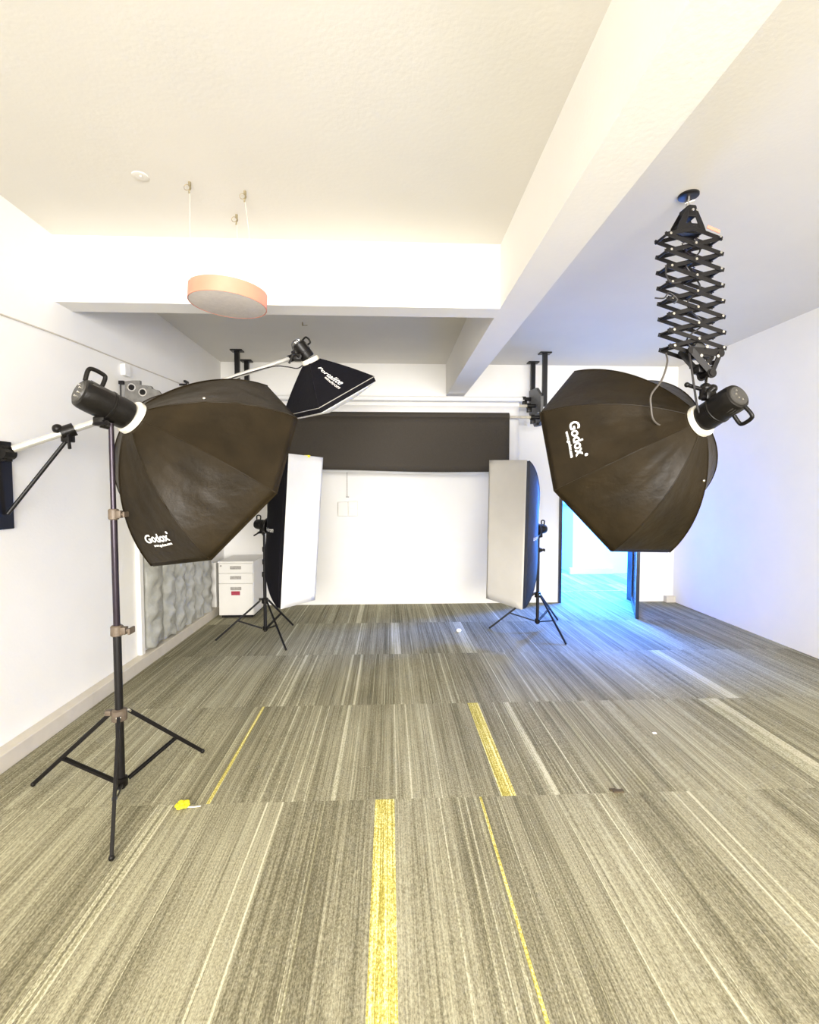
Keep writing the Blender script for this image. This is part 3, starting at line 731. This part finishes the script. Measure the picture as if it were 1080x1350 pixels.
link('curtain_rail', B().tube((-1.985,3.98,2.02),(-1.985,5.54,2.02),.012,n=12), M['chrome'], parent=ct_, smooth=40)

# ------------------------------------------------------------------ fittings on the left wall
gb = thing('grey_wall_bracket', (-2.02,3.75,2.12), 'grey stepped steel bracket with two round holes high on the left wall', 'wall bracket')
b = B()
b.poly([(-1.965,3.74,2.0),(-1.965,3.74,2.232),(-1.905,3.74,2.240),(-1.855,3.74,2.240),(-1.855,3.74,2.208),(-1.775,3.74,2.200),(-1.765,3.74,2.178),(-1.725,3.74,2.170),(-1.70,3.74,2.14),(-1.80,3.74,2.0)], (0,.03,0))
b.bb(-2.02,-1.95,3.745,3.765,2.03,2.12); b.bb(-1.93,-1.78,3.77,3.86,2.03,2.19)
link('plate', b, mat('mid_grey_steel', (.15,.145,.135), .5, .2, var=.2, scale=30), parent=gb)
for (x, z) in ((-1.912,2.187),(-1.832,2.152)):
    rg = link('ring', B().lathe((x,3.742,z), (0,-1,0), [(0,.022),(.0,.030),(.010,.030),(.010,.022)], 24), M['chrome'], parent=gb, smooth=40)
    link('hole', B().lathe((x,3.733,z), (0,-1,0), [(0,.016),(.003,.021),(.004,.021)], 24), M['plastic'], parent=rg, smooth=40)
link('side_rod', B().tube((-2.0,3.75,2.235),(-2.0,3.75,2.10),.006,n=8).box((-1.985,3.74,2.222),(.035,.03,.025)), M['black'], parent=gb)
tag(link('junction_box', B().bb(-2.02,-1.985,3.79,3.865,2.29,2.375,.004), M['roll_white'], base=(-2.02,3.825,2.33)), 'small white junction box high on the left wall', 'junction box')
tag(link('wall_cable', B().path([(-2.014,2.6,2.335),(-2.014,3.155,2.372),(-2.014,3.9,2.405),(-2.014,4.802,2.448),(-2.014,5.4,2.47)], .0045, n=6), M['base'], base=(-2.014,4,2.4)), 'thin cable run along the top of the left wall', 'cable')
tag(link('wall_hook', B().tube((-2.02,4.83,2.44),(-1.95,4.83,2.44),.010,n=10).tube((-1.955,4.83,2.47),(-1.955,4.83,2.37),.007,n=8).bar((-1.955,4.79,2.465),(-1.955,4.87,2.465),.02,.02), M['black'], base=(-2.02,4.83,2.44)), 'small black hook on the left wall above the big softbox', 'hook')

# ------------------------------------------------------------------ scraps on the floor
fw = thing('fallen_flower', (-.931,2.16,0), 'small yellow paper flower lying on the carpet near the tall stand', 'flower')
b = B()
for i in range(9):
    a = i*2*PI/9+.2
    b.sph((-.931+.020*math.cos(a), 2.16+.020*math.sin(a), .012+.004*(i%2)), .013, (1,1,.5), n=8)
b.sph((-.931,2.16,.016), .014, (1,1,.6), n=8)
link('petals', b, M['flower'], parent=fw, smooth=60)
link('stem', B().path([(-.915,2.155,.006),(-.88,2.15,.008),(-.85,2.158,.006)], .003, n=6), M['wire'], parent=fw)
tag(link('paper_ball', B().sph((.697,4.78,.018), .022, (1.2,1,.8), n=10), M['print'], base=(.697,4.78,0)), 'tiny white crumpled paper on the carpet in front of the back wall', 'litter')
tag(link('carpet_scrap', B().box((1.08,2.188,.004),(.05,.02,.008)).box((1.06,2.20,.003),(.03,.015,.006)), M['brownbit'], base=(1.08,2.188,0)), 'tiny brown scrap on a carpet seam to the right', 'litter')
tag(link('paper_scrap', B().box((1.552,2.718,.003),(.02,.012,.006)), M['print'], base=(1.552,2.718,0)), 'tiny white speck on the carpet at right', 'litter')

# ------------------------------------------------------------------ lamps of the room (above and behind the camera)
def lamp(loc, w, label, col, power, up=0):
    x, y, z = loc
    t = thing('ceiling_light', (x,y,H), label, 'ceiling light', 'strip lights behind the camera')
    link('housing', B().bb(x-w/2,x+w/2,y-.03,y+.03,z+.03,z+.06).tube((x-w*.4,y,z+.05),(x-w*.4,y,H),.004,n=6).tube((x+w*.4,y,z+.05),(x+w*.4,y,H),.004,n=6), M['lamp_body'], parent=t)
    link('tube', B().tube((x-w/2+.03,y,z),(x+w/2-.03,y,z),.016,n=12), emit_mat('lamp_tube', col, 4), parent=t, smooth=40)
    l = bpy.data.lights.new('lamp', 'AREA'); l.shape = 'RECTANGLE'; l.size = w; l.size_y = .12; l.energy = power; l.color = col
    o = bpy.data.objects.new('lamp', l); COL.objects.link(o); o.location = (x, y, z-.03)
    if up:
        l = bpy.data.lights.new('lamp', 'POINT'); l.energy = up; l.color = col; l.shadow_soft_size = .07
        o = bpy.data.objects.new('lamp', l); COL.objects.link(o); o.location = (x, y, z-.06)
lamp((-1.25,-.7,2.6), 1.0, 'strip light hanging in the left bay', (1,.86,.56), 32)
lamp((2.6,.3,2.45), 1.2, 'strip light hanging in the right bay', (1,.85,.58), 12, 9)
def area(loc, rot, sx, sy, e, col, spread=PI):
    l = bpy.data.lights.new('daylight', 'AREA'); l.shape = 'RECTANGLE'; l.size = sx; l.size_y = sy; l.energy = e; l.color = col; l.spread = spread
    o = bpy.data.objects.new('daylight', l); COL.objects.link(o); o.location = loc; o.rotation_euler = rot
    return o
area((.75,YF+.02,1.65), (PI/2,0,0), 4.4, 1.7, 250, (1,.965,.92), math.radians(108))            # front window daylight (+Y)
area((5.28,7.2,1.45), (0,PI/2,0), 2.0, 1.55, 90, (.05,.33,1))           # hall window (-X)
hl = thing('ceiling_light', (2.6,7.2,H), 'flat ceiling panel light in the hall straight beyond the doorway', 'ceiling light')
hl2 = thing('ceiling_light', (4.3,6.95,H), 'shorter flat ceiling panel light in the hall, right of the doorway', 'ceiling light')
link('housing', B().bb(3.75,4.85,6.65,7.25,H-.03,H), M['lamp_body'], parent=hl2)
link('housing', B().bb(1.75,3.45,6.9,7.5,H-.03,H), M['lamp_body'], parent=hl)
area((2.6,7.2,H-.035), (0,0,0), 1.6, .5, 1350, (.030,.19,1))
area((4.3,6.95,H-.035), (0,0,0), 1.0, .5, 750, (.030,.19,1))

w = bpy.data.worlds.new('World'); sc.world = w; w.use_nodes = True
w.node_tree.nodes['Background'].inputs[0].default_value = (1,.98,.95,1); w.node_tree.nodes['Background'].inputs[1].default_value = 1.0

# ------------------------------------------------------------------ camera
yaw, pitch = math.atan(27/640), math.atan(30/640)
cd = bpy.data.cameras.new('camera'); cam = bpy.data.objects.new('camera', cd); COL.objects.link(cam)
cam.location = (0,0,1.43); cam.rotation_euler = (PI/2-pitch, 0, -yaw)
cd.sensor_fit = 'HORIZONTAL'; cd.sensor_width = 36; cd.lens = 36*640/1080; cd.clip_start = .05
sc.camera = cam
vs = sc.view_settings
sc.display_settings.display_device = 'sRGB'
vs.view_transform = 'Standard'; vs.look = 'None'; vs.exposure = 0.45; vs.gamma = 1; vs.use_curve_mapping = False
